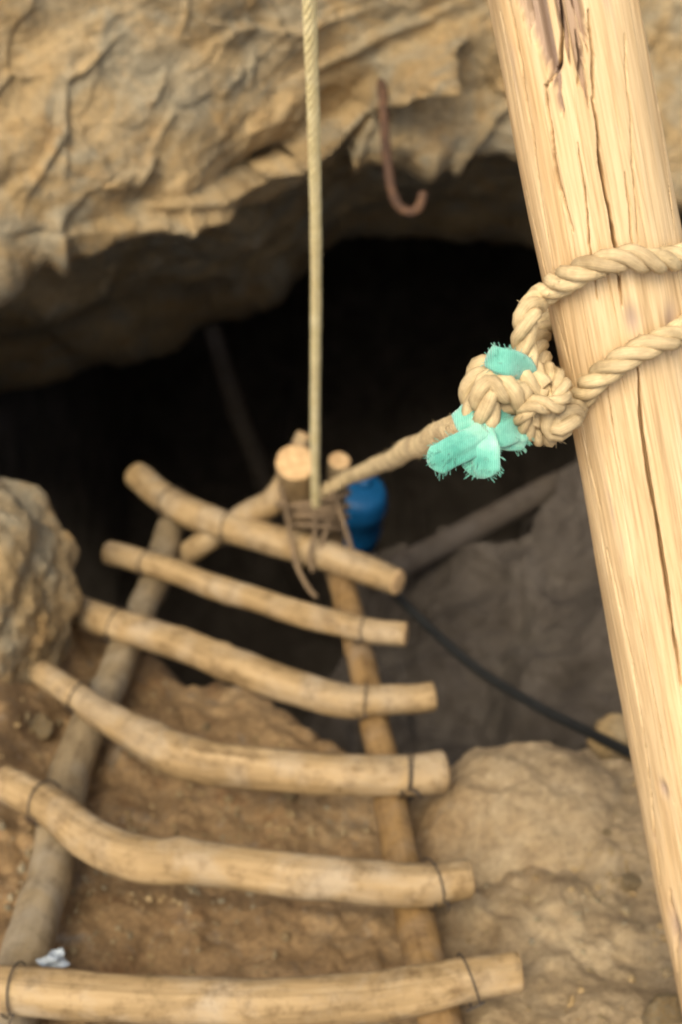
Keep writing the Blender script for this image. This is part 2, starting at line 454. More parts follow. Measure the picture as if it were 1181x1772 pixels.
def build_rock_face():
    xs = axis((-0.95, 1.1), (-9, 9), 0.0052)
    prof = np.array([(7.0, 3.6), (4.0, 2.9), (2.4, 2.3), (1.3, 1.55), (.62, .82), (.30, .42), (.12, .18), (.02, .05), (0, 0), (.03, -.05),
                     (.16, -.15), (.40, -.40), (.60, -.78), (.76, -1.20), (.95, -1.70), (1.5, -1.95), (2.8, -2.1), (4.6, -2.3), (4.9, -3.2), (5.0, -6.0)])
    seg = catmull(np.c_[prof, np.zeros(len(prof))], 14)[:, :2]
    L = np.r_[0, np.cumsum(np.linalg.norm(np.diff(seg, axis=0), axis=1))]
    iL = L[8 * 14]                                        # arc length at the lip
    s = axis((iL - 1.0, iL + 1.35), (0, L[-1]), 0.0052, 30)
    py_, pz_ = np.interp(s, L, seg[:, 0]), np.interp(s, L, seg[:, 1])
    nx, ns = len(xs), len(s)
    X = np.repeat(xs, ns); under = np.where(np.tile(s, nx) > iL, 1 + .16 * smooth(-.35, .15, X), 1.0)
    Y = lip_y(X) + np.tile(py_, nx) * under; Z = lip_z(X) + np.tile(pz_, nx)
    V = np.stack([X, Y, Z], 1)
    G = V.reshape(nx, ns, 3)
    tx = np.gradient(G, axis=0); ts = np.gradient(G, axis=1)
    Nn = np.cross(tx, ts).reshape(-1, 3); Nn /= np.linalg.norm(Nn, axis=1)[:, None] + 1e-9
    if (Nn[len(Nn) // 2] @ FWD) > 0: Nn = -Nn
    # outward = towards the pit and the viewer
    px, py, d = PIX(V)
    near = smooth(1.6, .9, np.abs(X - .05)) * smooth(iL - 1.3, iL - .8, np.tile(s, nx))
    h = 0.10 * fbm(V * 1.3, 4, 1) + 0.016 * fbm(V * 5, 4, 3) + 0.005 * fbm(V * 19, 4, 8)
    # bedding: slabs that rise to the right, each stepping back under the one above
    b = (px * .50 + py * .866) + 34 * fbm(V * 2.2, 3, 12) + 5 * fbm(V * 14, 2, 15)
    face = smooth(iL + .10, iL - .03, np.tile(s, nx))
    for per, amp, ph in ((150, .022, 10),):
        k = (b + ph) / per; fr = k - np.floor(k)
        a = .35 + .65 * _hash(np.floor(k).astype(np.int64), np.floor(px / 240 + fbm(V * 2, 2, 31)).astype(np.int64), 0 * px.astype(np.int64), 4)
        h = h + near * amp * a * (fr * smooth(1, .86, fr) - .4) * (.45 + .55 * face)
    # blocks broken along joints
    q = V @ np.array([[.83, 0, .5], [0, 1, 0], [-.5, 0, .83]]).T * np.array([5.2, 4.5, 9.0]) + .35 * np.stack([fbm(V * 6, 3, 21), fbm(V * 6, 3, 22), fbm(V * 6, 3, 23)], 1)
    f1, f2, cid = worley(q, 40)
    h = h + near * (.016 * (cid - .5) - .005 * np.exp(-((f2 - f1) / .05) ** 2) * (cid > .7))
    f1, f2, cid = worley(q * 2.7, 60)
    h = h + near * (.003 * (cid - .5))
    # slabs and cracks seen on this face
    def slab(poly, amp, fade):
        dist, par, side = seg_dist(px, py, poly)
        dist = dist + 5 * vnoise(V * 30, 70)
        e = np.sin(np.pi * np.clip(par, .04, .96)) ** .5
        return np.where(side < 0, amp * np.exp(-(dist / fade) ** 2), -.6 * amp * np.exp(-(dist / (fade * .35)) ** 2)) * e
    front = (d < 4.2) * 1.0
    for poly, amp, fade in (([(300, 345), (380, 335), (450, 318), (520, 292), (600, 222), (660, 165), (700, 128), (780, 55)], .095, 70),
                            ([(380, 395), (450, 358), (540, 330), (600, 300), (640, 210)], .07, 50),
                            ([(560, 120), (660, 60), (760, 10)], .035, 45),
                            ([(90, 395), (200, 380), (300, 372), (390, 350)], .03, 40),
                            ([(400, 40), (520, 55), (620, 20)], .03, 50),
                            ([(740, 290), (800, 300), (860, 298), (910, 280)], .03, 50)):
        h = h + front * slab(poly, amp, fade)
    for poly, wd, dep in (([(321, -20), (316, 30), (307, 70)], 4, .016), ([(117, 117), (108, 165), (100, 230), (60, 290), (33, 335)], 6, .024),
                          ([(284, 122), (264, 172)], 5, .02), ([(279, 249), (244, 300), (236, 345)], 5, .024), ([(447, 95), (442, 152)], 5, .02),
                          ([(102, 183), (104, 305)], 5, .018), ([(900, 175), (865, 192), (830, 232), (790, 272), (768, 288)], 6, .035),
                          ([(700, 390), (685, 430), (655, 480), (630, 545)], 6, .035), ([(650, 172), (672, 150), (705, 122), (745, 90), (775, 60)], 11, .13), ([(420, 110), (418, 150)], 4, .014), ([(200, 60), (140, 120), (110, 135)], 5, .016),
                          ([(820, 90), (860, 150), (905, 170)], 5, .02), ([(10, 330), (40, 300)], 5, .016), ([(320, 360), (322, 375)], 8, .03)):
        dist, par, side = seg_dist(px, py, poly)
        dist = np.abs(dist + 3.5 * vnoise(V * 40, 75))
        h = h - front * dep * np.exp(-(dist / wd) ** 2) * np.sin(np.pi * np.clip(par, .06, .94)) ** .6
    for cx, cy, ax, ay, dep in ((712, 125, 34, 26, .17), (95, 415, 14, 40, .05), (172, 452, 44, 16, .035), (250, 440, 36, 12, .03), (428, 380, 34, 16, .035), (668, 168, 12, 20, .05), (745, 262, 30, 26, .05), (690, 240, 40, 26, .05)):
        h = h - front * dep * np.exp(-((px - cx) / ax) ** 2 - ((py - cy) / ay) ** 2)
    V2 = V + Nn * h[:, None]
    o = mesh_obj('rock_face', V2, grid_faces(nx, ns), M_ROCK)
    tag(o, kind='structure')
    return V2
face_verts = build_rock_face()

# ------------------------------------------------------------------ ladder plane (used to fit the bank below it)
def lad_t(py):
    q = (886 - py) / FPX
    return (2.0 * q + .638) / (.597 - 1.35 * q)
def lad_d(py): return 2.0 + 1.35 * lad_t(py)
LN = np.cross(np.array([1.0, 0, 0]), np.array([0, 1.155, -.915])); LN /= np.linalg.norm(LN)
if LN[2] < 0: LN = -LN

# ------------------------------------------------------------------ ground: near bank, drop into the shaft, shelf and gallery floor
EDGE = [(-1.3, 1.42), (-.75, 1.42), (-.62, 1.34), (-.45, 1.16), (-.2, 1.10), (-.02, 1.02), (.06, .86), (.12, .76), (.2, .80), (.33, .86), (.5, .84), (.7, .72), (1.3, .8)]
SHELF = [(-.9, .9), (-.10, 1.30), (.0, 1.55), (.06, 1.80), (.15, 1.74), (.35, 1.80), (.61, 1.95), (.9, 2.1), (1.3, 2.2)]
def ground_z(x, y, detail=True):
    V = np.stack([x, y, 0 * x], 1)
    wob = .045 * fbm(V * 5, 3, 90) + .018 * fbm(V * 21, 3, 94)
    bank = np.where(y < .2, -2.04 + .05 * (.2 - np.clip(y, -8, .2)) * np.exp(-np.abs(y - .2) * .3), -2.04 - .80 * (y - .2))
    bank = np.maximum(bank, -2.86) - .02
    bank = bank + .10 * smooth(.1, .75, x) + .34 * smooth(-.46, -.72, x) * smooth(.35, 1.0, y) + .05 * smooth(-.30, -.05, x) * smooth(.25, .1, x) * 0
    bank = bank - .05 * smooth(-.42, -.3, x) * smooth(.25, .1, x)
    out = np.maximum(np.abs(x - .02) - 1.25, 0)
    bank = bank + .25 * smooth(0, 1.5, out)
    e = np.interp(x, [q[0] for q in EDGE], [q[1] for q in EDGE]) + wob
    sh = np.interp(x, [q[0] for q in SHELF], [q[1] for q in SHELF]) + wob * 1.4
    shelf = -3.50 + .34 * smooth(0, .75, x) - .10 * (y - 1.2) + .10 * fbm(V * 3, 3, 97) + .012 * fbm(V * 15, 3, 99)
    deep = -7.0 + .3 * fbm(V * 1.5, 3, 101)
    inside = smooth(1.32, 1.15, np.abs(x - .0)) * smooth(6.6, 6.2, y)
    low = deep + (shelf - deep) * smooth(.10, -.04, y - sh)
    drop = smooth(-.02, .16, y - e) * inside
    z = bank + (low - bank) * drop
    if detail:
        n = smooth(3, 1.6, np.abs(x)) * 1.0
        z = z + n * (.030 * fbm(V * 4, 3, 110) + .020 * fbm(V * 11, 4, 113) + .009 * fbm(V * 40, 3, 117))
        f1, f2, cid = worley(np.stack([x * 13, y * 13, 0 * x + 3 * fbm(V * 3, 2, 5)], 1), 120)
        lump = np.clip(.55 - f1, 0, 1) * (cid > .45)
        z = z + n * .05 * lump * (1 - drop)
    return z

def build_ground():
    xs = axis((-1.0, 1.0), (-60, 60), 0.0065, 40); ys = axis((0.0, 2.25), (-60, 60), 0.0065, 40)
    X, Y = np.repeat(xs, len(ys)), np.tile(ys, len(xs))
    Z = ground_z(X, Y)
    # sideways break-up so that the bank's edge is not a pure height field
    V = np.stack([X, Y, Z], 1)
    n = smooth(2.5, 1.2, np.abs(X)) * smooth(-2.6, -2.9, Z)
    V[:, 1] += n * .03 * fbm(V * 4, 2, 130)
    V[:, 0] += n * .03 * fbm(V * 4, 2, 134)
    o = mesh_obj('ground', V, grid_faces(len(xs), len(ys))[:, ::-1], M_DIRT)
    tag(o, kind='structure')
build_ground()
def gz(x, y): return float(ground_z(np.array([x]), np.array([y]))[0])

# ------------------------------------------------------------------ boulders and stones
def rock_mesh(radii, seed, sub=5, rough=.22):
    import bmesh
    bm = bmesh.new(); bmesh.ops.create_icosphere(bm, subdivisions=sub, radius=1.0)
    v = np.array([q.co[:] for q in bm.verts]); f = [[w_.index for w_ in p.verts] for p in bm.faces]; bm.free()
    o = np.random.default_rng(seed).uniform(-50, 50, 3)
    h = rough * fbm(v * 1.1 + o, 4, seed) + rough * .35 * fbm(v * 4 + o, 4, seed + 5) + rough * .13 * fbm(v * 15 + o, 3, seed + 9)
    f1, f2, cid = worley(v * 2.2 + o, seed + 20)
    h = h + rough * .28 * (cid - .5) - rough * .08 * np.exp(-((f2 - f1) / .08) ** 2)
    return v * (1 + h)[:, None] * np.array(radii), f

def place_rock(name, pos, radii, seed, label, cat, rot=0, sub=5, rough=.22, group=None, mat=None):
    v, f = rock_mesh(radii, seed, sub, rough)
    o = mesh_obj(name, v, f, mat or M_ROCK); o.location = pos; o.rotation_euler = (0.2 * math.sin(seed), .2 * math.cos(seed), rot)
    return tag(o, label, cat, group)

b0 = P(915, 1440, 2.50)
place_rock('boulder', (b0[0] + .02, b0[1] - .05, b0[2] - .13), (.255, .25, .21), 11, 'big rounded tan boulder on the edge of the pit beside the leaning log', 'boulder', .3, 6, .10, mat=M_DIRT)
b1 = P(-84, 1090, 2.87)
place_rock('rock_outcrop', tuple(b1), (.225, .27, .24), 29, 'pale grey rock jutting out on the pit edge left of the ladder', 'rock', -.4, 6, .17)
b2 = P(1078, 1275, 2.75)
place_rock('stone', (b2[0], b2[1], b2[2] - .03), (.06, .05, .035), 31, 'flat pale stone where the black hose meets the bank', 'stone', .2, 4, .2)

# ------------------------------------------------------------------ the ladder
ladder_root_loc = P(435, 1760, 1.95)
ladder = thing('ladder', ladder_root_loc, 'rough ladder of crooked branches wired together leading down into the dark pit', 'ladder')

def branch(name, pix, offs, seed, mat, parent, knob=.05, sides=20, depth=None, flatn=1.0):
    """pix: (px, py, thickness px) along the middle of the branch as it lies on the ladder"""
    pts = []
    for a, b_, th in pix:
        d = depth(a, b_) if depth else lad_d(b_)
        q = P(a, b_, d)
        r = .94 * th / 2 / FPX * d
        q = q + LN * (offs * 1.0)
        pts.append((*q, r))
    path = catmull(np.array(pts), 14)
    path, s = resample(path, .010)
    rad = path[:, 3]; path = path[:, :3]
    path = path + .0035 * np.stack([fbm(np.stack([s * 7, s * 0 + seed, s * 0 + k * 9], 1), 3, seed) for k in range(3)], 1)
    def bm(ss, th, pp):
        A = np.broadcast_to(np.cos(th)[None] * 1.2, (len(ss), len(th))).ravel(); B_ = np.broadcast_to(np.sin(th)[None] * 1.2, (len(ss), len(th))).ravel()
        S = np.broadcast_to(ss[:, None], (len(ss), len(th))).ravel()
        g = fbm(np.stack([A + seed, B_, S * 9], 1), 3, seed) * knob + fbm(np.stack([A * 2.5 + seed, B_ * 2.5, S * 3.0], 1), 3, seed + 7) * knob * .6
        # scars of cut side shoots
        r = np.random.default_rng(seed); 
        for _ in range(4):
            s0, t0 = r.uniform(0, ss[-1]), r.uniform(0, 6.28)
            dth = np.abs((np.broadcast_to(th[None], (len(ss), len(th))).ravel() - t0 + math.pi) % (2 * math.pi) - math.pi)
            g = g + .16 * np.exp(-((S - s0) / .016) ** 2 - (dth / .42) ** 2)
        return (g * rad.mean()).reshape(len(ss), len(th))
    v, f, u, m = tube_arrays(path, rad, sides, bump=bm)
    o = mesh_obj(name, v, f, [mat, M_CUT], None, u, m)
    if parent: local(o, parent)
    return o, path, rad

LEFT_RAIL = [(-25, 1800, 106), (20, 1660, 100), (75, 1480, 86), (122, 1280, 76), (190, 1130, 66), (240, 1020, 58), (283, 905, 54), (296, 868, 52)]
RIGHT_RAIL = [(790, 1830, 84), (770, 1740, 82), (738, 1610, 78), (694, 1420, 68), (668, 1280, 60), (636, 1140, 52), (604, 1020, 52), (585, 950, 50), (572, 900, 48)]
RUNGS = [
    [(236, 824, 52), (300, 872, 56), (400, 915, 58), (520, 948, 60), (600, 976, 58), (690, 1006, 50)],
    [(188, 954, 44), (300, 985, 46), (430, 1035, 46), (550, 1074, 47), (630, 1088, 47), (700, 1096, 45)],
    [(106, 1047, 52), (200, 1078, 62), (300, 1112, 64), (400, 1152, 66), (520, 1195, 66), (600, 1213, 64), (680, 1211, 56), (752, 1206, 56)],
    [(70, 1165, 50), (130, 1203, 52), (220, 1262, 66), (310, 1308, 82), (420, 1328, 82), (560, 1338, 78), (690, 1338, 74), (770, 1332, 80)],
    [(6, 1352, 70), (70, 1388, 72), (150, 1445, 80), (250, 1485, 84), (400, 1503, 80), (550, 1520, 84), (700, 1532, 84), (812, 1522, 74)],
    [(-60, 1704, 84), (100, 1722, 88), (300, 1732, 88), (500, 1732, 90), (700, 1712, 92), (800, 1700, 84), (896, 1690, 72)]]
branch('rail', LEFT_RAIL, -.058, 201, M_RAIL, ladder, .06)
branch('rail', RIGHT_RAIL, -.058, 202, M_RAIL2, ladder, .05)
rung_data = []
for k, rg in enumerate(RUNGS):
    rung_data.append(branch('rung', rg, 0, 210 + k, M_BRANCH, ladder, .055))

def wire_loop(path, rad, px, seed, parent, turns=1, tail=True):
    X, Y, D = PIX(path)
    k = int(np.argmin(np.abs(X - px))); k = min(max(k, 2), len(path) - 3)
    T, N, B = frames(path)
    out = []
    r = np.random.default_rng(seed)
    pts = []
    n = 22 * turns
    for i in range(n + 1):
        a = i / 22 * 2 * math.pi + 1.2
        rr = rad[k] * 1.10 + .0022
        pts.append(path[k] + T[k] * ((i / n - .5) * .012 * turns + .006 * math.sin(a + seed)) + rr * (math.cos(a) * N[k] + math.sin(a) * B[k]))
    pts = np.array(pts)
    if tail:
        e = pts[-1]; pts = np.vstack([pts, e + LN * .008 + np.array([.006, -.006, 0]), e + LN * .014 + np.array([r.uniform(-.02, .02), -.02, -.012])])
    v, f, u, m = tube_arrays(catmull(pts, 3), .0013, 6)
    o = mesh_obj('wire_tie', v, f, M_WIRE, None, u)
    local(o, parent)
for k, spots in enumerate([[297, 398], [251, 630], [205, 634], [136, 694, 704], [76, 742], [22, 808]]):
    for j, sx in enumerate(spots):
        wire_loop(rung_data[k][1], rung_data[k][2], sx, 300 + k * 5 + j, ladder, 1 if j else 1)

# ------------------------------------------------------------------ poles lashed to the ladder's far end
def pole(name, pix, seed, mat, label, cat, knob=.05):
    pts = np.array([(*P(a, b_, d), th / 2 / FPX * d) for a, b_, th, d in pix])
    path = catmull(pts, 12); path, s = resample(path, .012)
    rad = path[:, 3]; path = path[:, :3]
    def bm(ss, th, pp):
        A = np.broadcast_to(np.cos(th)[None] * 1.3, (len(ss), len(th))).ravel(); B_ = np.broadcast_to(np.sin(th)[None] * 1.3, (len(ss), len(th))).ravel()
        S = np.broadcast_to(ss[:, None], (len(ss), len(th))).ravel()
        return (fbm(np.stack([A + seed, B_, S * 8], 1), 3, seed) * knob * rad.mean() * 1.2).reshape(len(ss), len(th))
    v, f, u, m = tube_arrays(path, rad, 18, bump=bm)
    o = mesh_obj(name, v, f, [mat, M_DARKPOLE if mat == M_DARKPOLE else M_CUT], None, u, m)  # cut ends of the shaft poles get the same painted-in shade
    return tag(o, label, cat), path, rad

pole('short_log', [(511, 800, 70, 3.11), (514, 846, 64, 3.22), (522, 900, 58, 3.33), (535, 960, 56, 3.48)], 401, M_BRANCH, 'short log with pale cut end up, lashed to the far end of the ladder', 'log', .03)
pole('crossed_branch', [(285, 985, 42, 3.47), (340, 948, 42, 3.42), (420, 895, 44, 3.36), (480, 858, 46, 3.31), (528, 752, 30, 3.28)], 402, M_BRANCH, 'bent branch crossing under the far rung towards the short lashed log', 'branch')
pole('branch_stub', [(588, 796, 40, 3.22), (584, 840, 40, 3.28), (578, 890, 42, 3.36), (575, 945, 44, 3.50)], 403, M_RAIL, 'brown branch stub standing beside the end of the hanging pale rope', 'branch')
pole('leaning_pole', [(640, 1005, 44, 3.70), (760, 945, 44, 3.82), (920, 862, 44, 3.98), (1040, 800, 44, 4.1)], 404, M_DARKPOLE, 'pole coloured dark for shade lying on the shadowed rock shelf behind the ladder', 'pole')
fpx, fpy, fd = PIX(face_verts)
near_top = (np.abs(fpx - 366) < 12) & (np.abs(fpy - 575) < 12)
roof_d = float(np.median(fd[near_top])) if near_top.any() else 4.9
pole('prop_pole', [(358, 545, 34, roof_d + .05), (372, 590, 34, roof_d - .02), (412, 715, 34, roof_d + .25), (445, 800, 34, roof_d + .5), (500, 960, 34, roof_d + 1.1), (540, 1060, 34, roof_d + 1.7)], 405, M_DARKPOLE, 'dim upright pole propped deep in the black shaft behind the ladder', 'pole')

# twine lashing round the poles at the ladder's end
tw = thing('lashing', P(545, 900, 3.28), 'brown twine and wire lashing with loose hanging ends round the ladder end', 'lashing')
def twine(name, pts, rad, mat):
    v, f, u, m = twisted_rope(catmull(np.array([P(*q) for q in pts]), 10), rad, seed=len(pts), fuzz=40, sides=6)
    local(mesh_obj(name, v, f, mat, None, u), tw)
twine('loose_end', [(484, 830, 3.15), (494, 880, 3.18), (503, 930, 3.20), (512, 975, 3.17), (530, 1012, 3.12), (547, 1034, 3.10)], .0055, M_TWINE)
twine('loose_end', [(572, 850, 3.18), (570, 890, 3.20), (560, 930, 3.20), (553, 965, 3.20)], .0055, M_TWINE)
twine('loose_end', [(575, 850, 3.18), (590, 890, 3.19), (603, 930, 3.19), (612, 962, 3.20)], .0055, M_TWINE)
twine('loose_end', [(540, 870, 3.17), (545, 915, 3.18), (535, 960, 3.18), (541, 990, 3.18)], .0045, M_TWINE)
for k in range(5):
    cx, cy = 543 + 3 * k % 7, 862 + 13 * k
    pts = []
    for i in range(25):
        a = i / 24 * 2 * math.pi
        pts.append((cx + (62 - 4 * k) * math.cos(a), cy + 7 * math.sin(a * 1 + k) + (k - 2) * 5 * math.cos(a), 3.27 + .006 * k - .105 * math.sin(a)))
    twine('turn', pts, .006, M_TWINE)
pts = [(532, 762, 3.18), (545, 790, 3.15), (543, 830, 3.15), (520, 852, 3.16), (492, 850, 3.17), (484, 815, 3.17), (505, 765, 3.2)]
v, f, u, m = tube_arrays(catmull(np.array([P(*q) for q in pts]), 8), .0028, 6)
local(mesh_obj('wire_loop', v, f, M_WIRE, None, u), tw)

# ------------------------------------------------------------------ blue drum on the shelf behind the ladder's end
def lathe(profile, n=40):
    prof = np.array(profile); th = np.linspace(0, 2 * math.pi, n, endpoint=False)
    V = np.stack([prof[:, 0][:, None] * np.cos(th), prof[:, 0][:, None] * np.sin(th), np.repeat(prof[:, 1][:, None], n, 1)], -1).reshape(-1, 3)
    return V, grid_faces(len(prof), n, True)[:, ::-1]
dx_, dy_ = .005, 1.80
dz_ = gz(dx_, dy_ - .03)
dc = P(604, 905, 4.05)
drum = thing('plastic_drum', (dc[0], dc[1] + .02, dc[2] - .20), 'blue plastic drum standing in the shadow behind the ladder end', 'drum')
v, f = lathe([(.001, 0), (.11, 0), (.125, .012), (.132, .04), (.132, .12), (.137, .13), (.137, .145), (.132, .155), (.132, .26), (.137, .27), (.137, .285), (.131, .297), (.127, .33), (.112, .352), (.095, .358), (.001, .358)])
mesh_obj('body', v, f, M_BLUE, drum)
v, f = lathe([(.036, .35), (.040, .352), (.040, .376), (.036, .382), (.001, .382)], 24)
mesh_obj('cap', v + np.array([.03, .03, 0]), f, M_BLUE, drum)
drum.rotation_euler = (R(-6), R(10), .4); drum.scale = (.58, .58, .78)

# ------------------------------------------------------------------ leaning peeled log (leg of the hoist)
TOPP, BOTP = P(973, 0, 1.30), P(1236, 1400, 1.75)
AX = BOTP - TOPP; LEN = np.linalg.norm(AX); AX = AX / LEN
S0, S1 = -1.05, LEN + .42
def post_r(s): return .0625 + (.080 - .0625) * s / LEN
CAMDIR = -(TOPP + BOTP) / 2; CAMDIR -= AX * (CAMDIR @ AX); CAMDIR /= np.linalg.norm(CAMDIR)
SIDE = np.cross(CAMDIR, AX); 
if SIDE[0] < 0: SIDE = -SIDE
def post_st(px, py, lift=0.0):
    """length along the log and angle (0 faces the viewer) of a point seen at a pixel"""
    ray = P(px, py, 1.0)
    ray = ray / np.linalg.norm(ray)
    s = .5 * LEN
    for _ in range(4):
        r = post_r(s) + lift
        m_ = ray - AX * (ray @ AX); o_ = -TOPP + AX * (TOPP @ AX)
        A, B_, C_ = m_ @ m_, 2 * m_ @ o_, o_ @ o_ - r * r
        disc = max(0.0, B_ * B_ - 4 * A * C_)
        k = (-B_ - math.sqrt(disc)) / (2 * A)
        q = k * ray - TOPP; s = q @ AX
    th = math.atan2(q @ SIDE, q @ CAMDIR)
    return s, th
def post_pt(s, th, extra=0.0):
    r = post_r(s) + extra
    return TOPP + AX * s + r * (math.cos(th) * CAMDIR + math.sin(th) * SIDE)

def build_post():
    ss = np.r_[np.linspace(S0, -.06, 120), np.arange(-.055, LEN + .10, .0021), np.linspace(LEN + .105, S1, 60)]
    nth = 400
    # finer towards the viewer
    q = np.linspace(-1, 1, nth, endpoint=False); th = math.pi * (0.62 * q + 0.38 * q ** 3)
    S, TH = np.repeat(ss, nth), np.tile(th, len(ss))
    r = post_r(S)
    arc = TH * .07
    g = np.stack([np.cos(TH) * 1.1, np.sin(TH) * 1.1, S * 2.2], 1)
    h = .0030 * fbm(g, 3, 501) + .0007 * fbm(np.stack([np.cos(TH) * 5, np.sin(TH) * 5, S * 3], 1), 3, 505) + .00018 * fbm(np.stack([np.cos(TH) * 26, np.sin(TH) * 26, S * 5], 1), 2, 507)
    weather = np.zeros(len(S))
    def cpoly(pl): return [post_st(*p) for p in pl]
    wig = .0009 * vnoise(np.stack([S * 30, TH * 0, TH * 0], 1), 511) + .0004 * vnoise(np.stack([S * 110, TH * 0, TH * 0], 1), 512)
    cracks = [([(886, 0), (905, 120), (925, 240), (945, 380), (962, 480)], 1.3, .010), ([(946, 150), (957, 250), (966, 310), (978, 350), (992, 400)], 2.6, .014),
              ([(1000, 250), (1014, 330), (1020, 430), (1034, 520)], 1.1, .010), ([(1028, 170), (1040, 280), (1055, 360), (1066, 430), (1078, 530)], 2.2, .013),
              ([(1078, 60), (1090, 200), (1101, 340), (1106, 420)], 1.1, .009), ([(1084, 300), (1090, 350), (1096, 440)], 1.4, .010),
              ([(1102, 610), (1110, 720), (1128, 850), (1146, 960), (1162, 1080), (1180, 1190)], 2.0, .012), ([(1052, 950), (1074, 1050), (1096, 1150), (1118, 1290), (1132, 1420), (1146, 1530)], 1.2, .009),
              ([(962, 540), (988, 640), (1012, 760), (1040, 880)], .9, .007), ([(915, 330), (940, 440), (957, 520)], .9, .007), ([(1042, 620), (1058, 720), (1076, 820)], 0.8, .006),
              ([(870, 20), (884, 100), (900, 190)], .8, .006), ([(1020, 20), (1026, 90), (1031, 170)], 1.8, .012), ([(972, 0), (974, 60), (968, 120), (948, 150)], 2.0, .012),
              ([(1090, 1000), (1110, 1100), (1140, 1240), (1168, 1390)], .7, .006), ([(1140, 120), (1150, 260), (1166, 400)], .8, .006), ([(1160, 1540), (1168, 1600), (1176, 1680)], 3.2, .014),
              ([(1000, 60), (1006, 110), (1003, 150)], 1.6, .010), ([(955, 700), (985, 800), (1010, 920), (1036, 1040)], .7, .006)]
    for pl, wmm, dep in cracks:
        poly = cpoly(pl)
        pol2 = [(s, t * .07) for s, t in poly]
        dist, par, side = seg_dist(S, arc + wig, pol2)
        taper = np.sin(np.pi * np.clip(par, .03, .97)) ** .5
        ww = wmm * .00078 * (.35 + .65 * taper) * (1 + .35 * vnoise(np.stack([S * 45, 0 * S, 0 * S], 1), 520))
        h = h - dep * 2.1 * taper * np.exp(-(dist / ww) ** 6)
        h = h + .0002 * np.exp(-((dist - ww * 1.8) / (ww * 1.2)) ** 2) * taper
    # many hairline checks along the grain
    for k in range(34):
        s0 = rng.uniform(-.1, LEN); t0 = rng.uniform(-1.35, 1.5); L = rng.uniform(.05, .22)
        m = (S > s0) & (S < s0 + L)
        if not m.any(): continue
        tt = t0 + .05 * np.sin(S[m] * 9 + k)
        taper = np.sin(np.pi * (S[m] - s0) / L)
        h[m] -= .0022 * taper * np.exp(-((TH[m] - tt) * .07 / .0006) ** 2)
    # splintered patch near the top: outer layer torn away, jagged lower edge, strips left standing
    px0, pxl, py0 = post_st(915, 0)[1], post_st(1030, 0)[1], 0
    def torn(a, b_, sfun, dep, wea):
        nonlocal h, weather
        jag = sfun(TH)
        edge = smooth(.0025, -.0025, S - jag) * smooth(-.0012, .0012, (TH - a) * .07) * smooth(-.0012, .0012, (b_ - TH) * .07)
        h = h - dep * edge
        weather = np.maximum(weather, wea * edge)
    def sp(px, py): return post_st(px, py)
    for (xa, xb, ylow, dep, wea, skew) in ((918, 948, 150, .010, .80, .3), (936, 956, 205, .009, .9, .1), (972, 986, 120, .013, .85, .0), (988, 1008, 175, .010, .7, -.1), (1004, 1020, 105, .012, .8, .1), (900, 922, 70, .006, .6, .3)):
        sa, ta = sp(xa + (ylow - 60) * .16 * 0, 60); sb, tb = sp(xb, 60); sl = sp((xa + xb) / 2, ylow)[0]
        shift = .20 * 0
        def f(t, sl=sl, ta=ta, tb=tb, skew=skew):
            x = np.clip((t - ta) / (tb - ta), 0, 1)
            return sl - .035 * np.abs(x - .5 - skew) * 2 + .010 * vnoise(np.stack([t * 60, t * 0, t * 0], 1), 530) + .006 * vnoise(np.stack([t * 170, t * 0, t * 0], 1), 531)
        torn(ta, tb, f, dep, wea)
    # knots
    for kx, ky, sz in ((1096, 552, .010), (1166, 560, .013), (1150, 1365, .008)):
        s0, t0 = sp(kx, ky)
        e = np.exp(-((S - s0) / (sz * 1.6)) ** 2 - ((TH - t0) * .07 / (sz * .7)) ** 2)
        h = h + .002 * np.exp(-((S - s0) / (sz * 3)) ** 2 - ((TH - t0) * .07 / (sz * 1.6)) ** 2) - .004 * e
        weather = np.maximum(weather, .75 * e)
    s0, t0 = sp(1170, 1610)
    e = np.exp(-((S - s0) / .035) ** 2 - ((TH - t0) * .07 / .008) ** 2); weather = np.maximum(weather, .85 * e); h = h - .006 * e
    rr = r + h
    V = TOPP + AX * S[:, None] + rr[:, None] * (np.cos(TH)[:, None] * CAMDIR + np.sin(TH)[:, None] * SIDE)
    uv = np.stack([arc, S], 1)
    n, m = len(ss), nth
    faces = grid_faces(n, m, True).tolist()
    # close the two ends
    V = np.vstack([V, TOPP + AX * S0, TOPP + AX * S1]); uv = np.vstack([uv, [0, S0], [0, S1]])
    weather = np.r_[weather, 0, 0]
    faces += [[k, len(V) - 2, (k + 1) % m] for k in range(m)] + [[(n - 1) * m + (k + 1) % m, len(V) - 1, (n - 1) * m + k] for k in range(m)]
    base = TOPP + AX * S1
    o = mesh_obj('leaning_log', V, [q[::-1] for q in faces], M_POST, None, uv)
    at = o.data.attributes.new('weathered', 'FLOAT', 'POINT'); at.data.foreach_set('value', weather.astype(np.float32))
    tag(o, 'thick pale peeled log full of splits and splinters, leaning over the pit', 'log')
build_post()

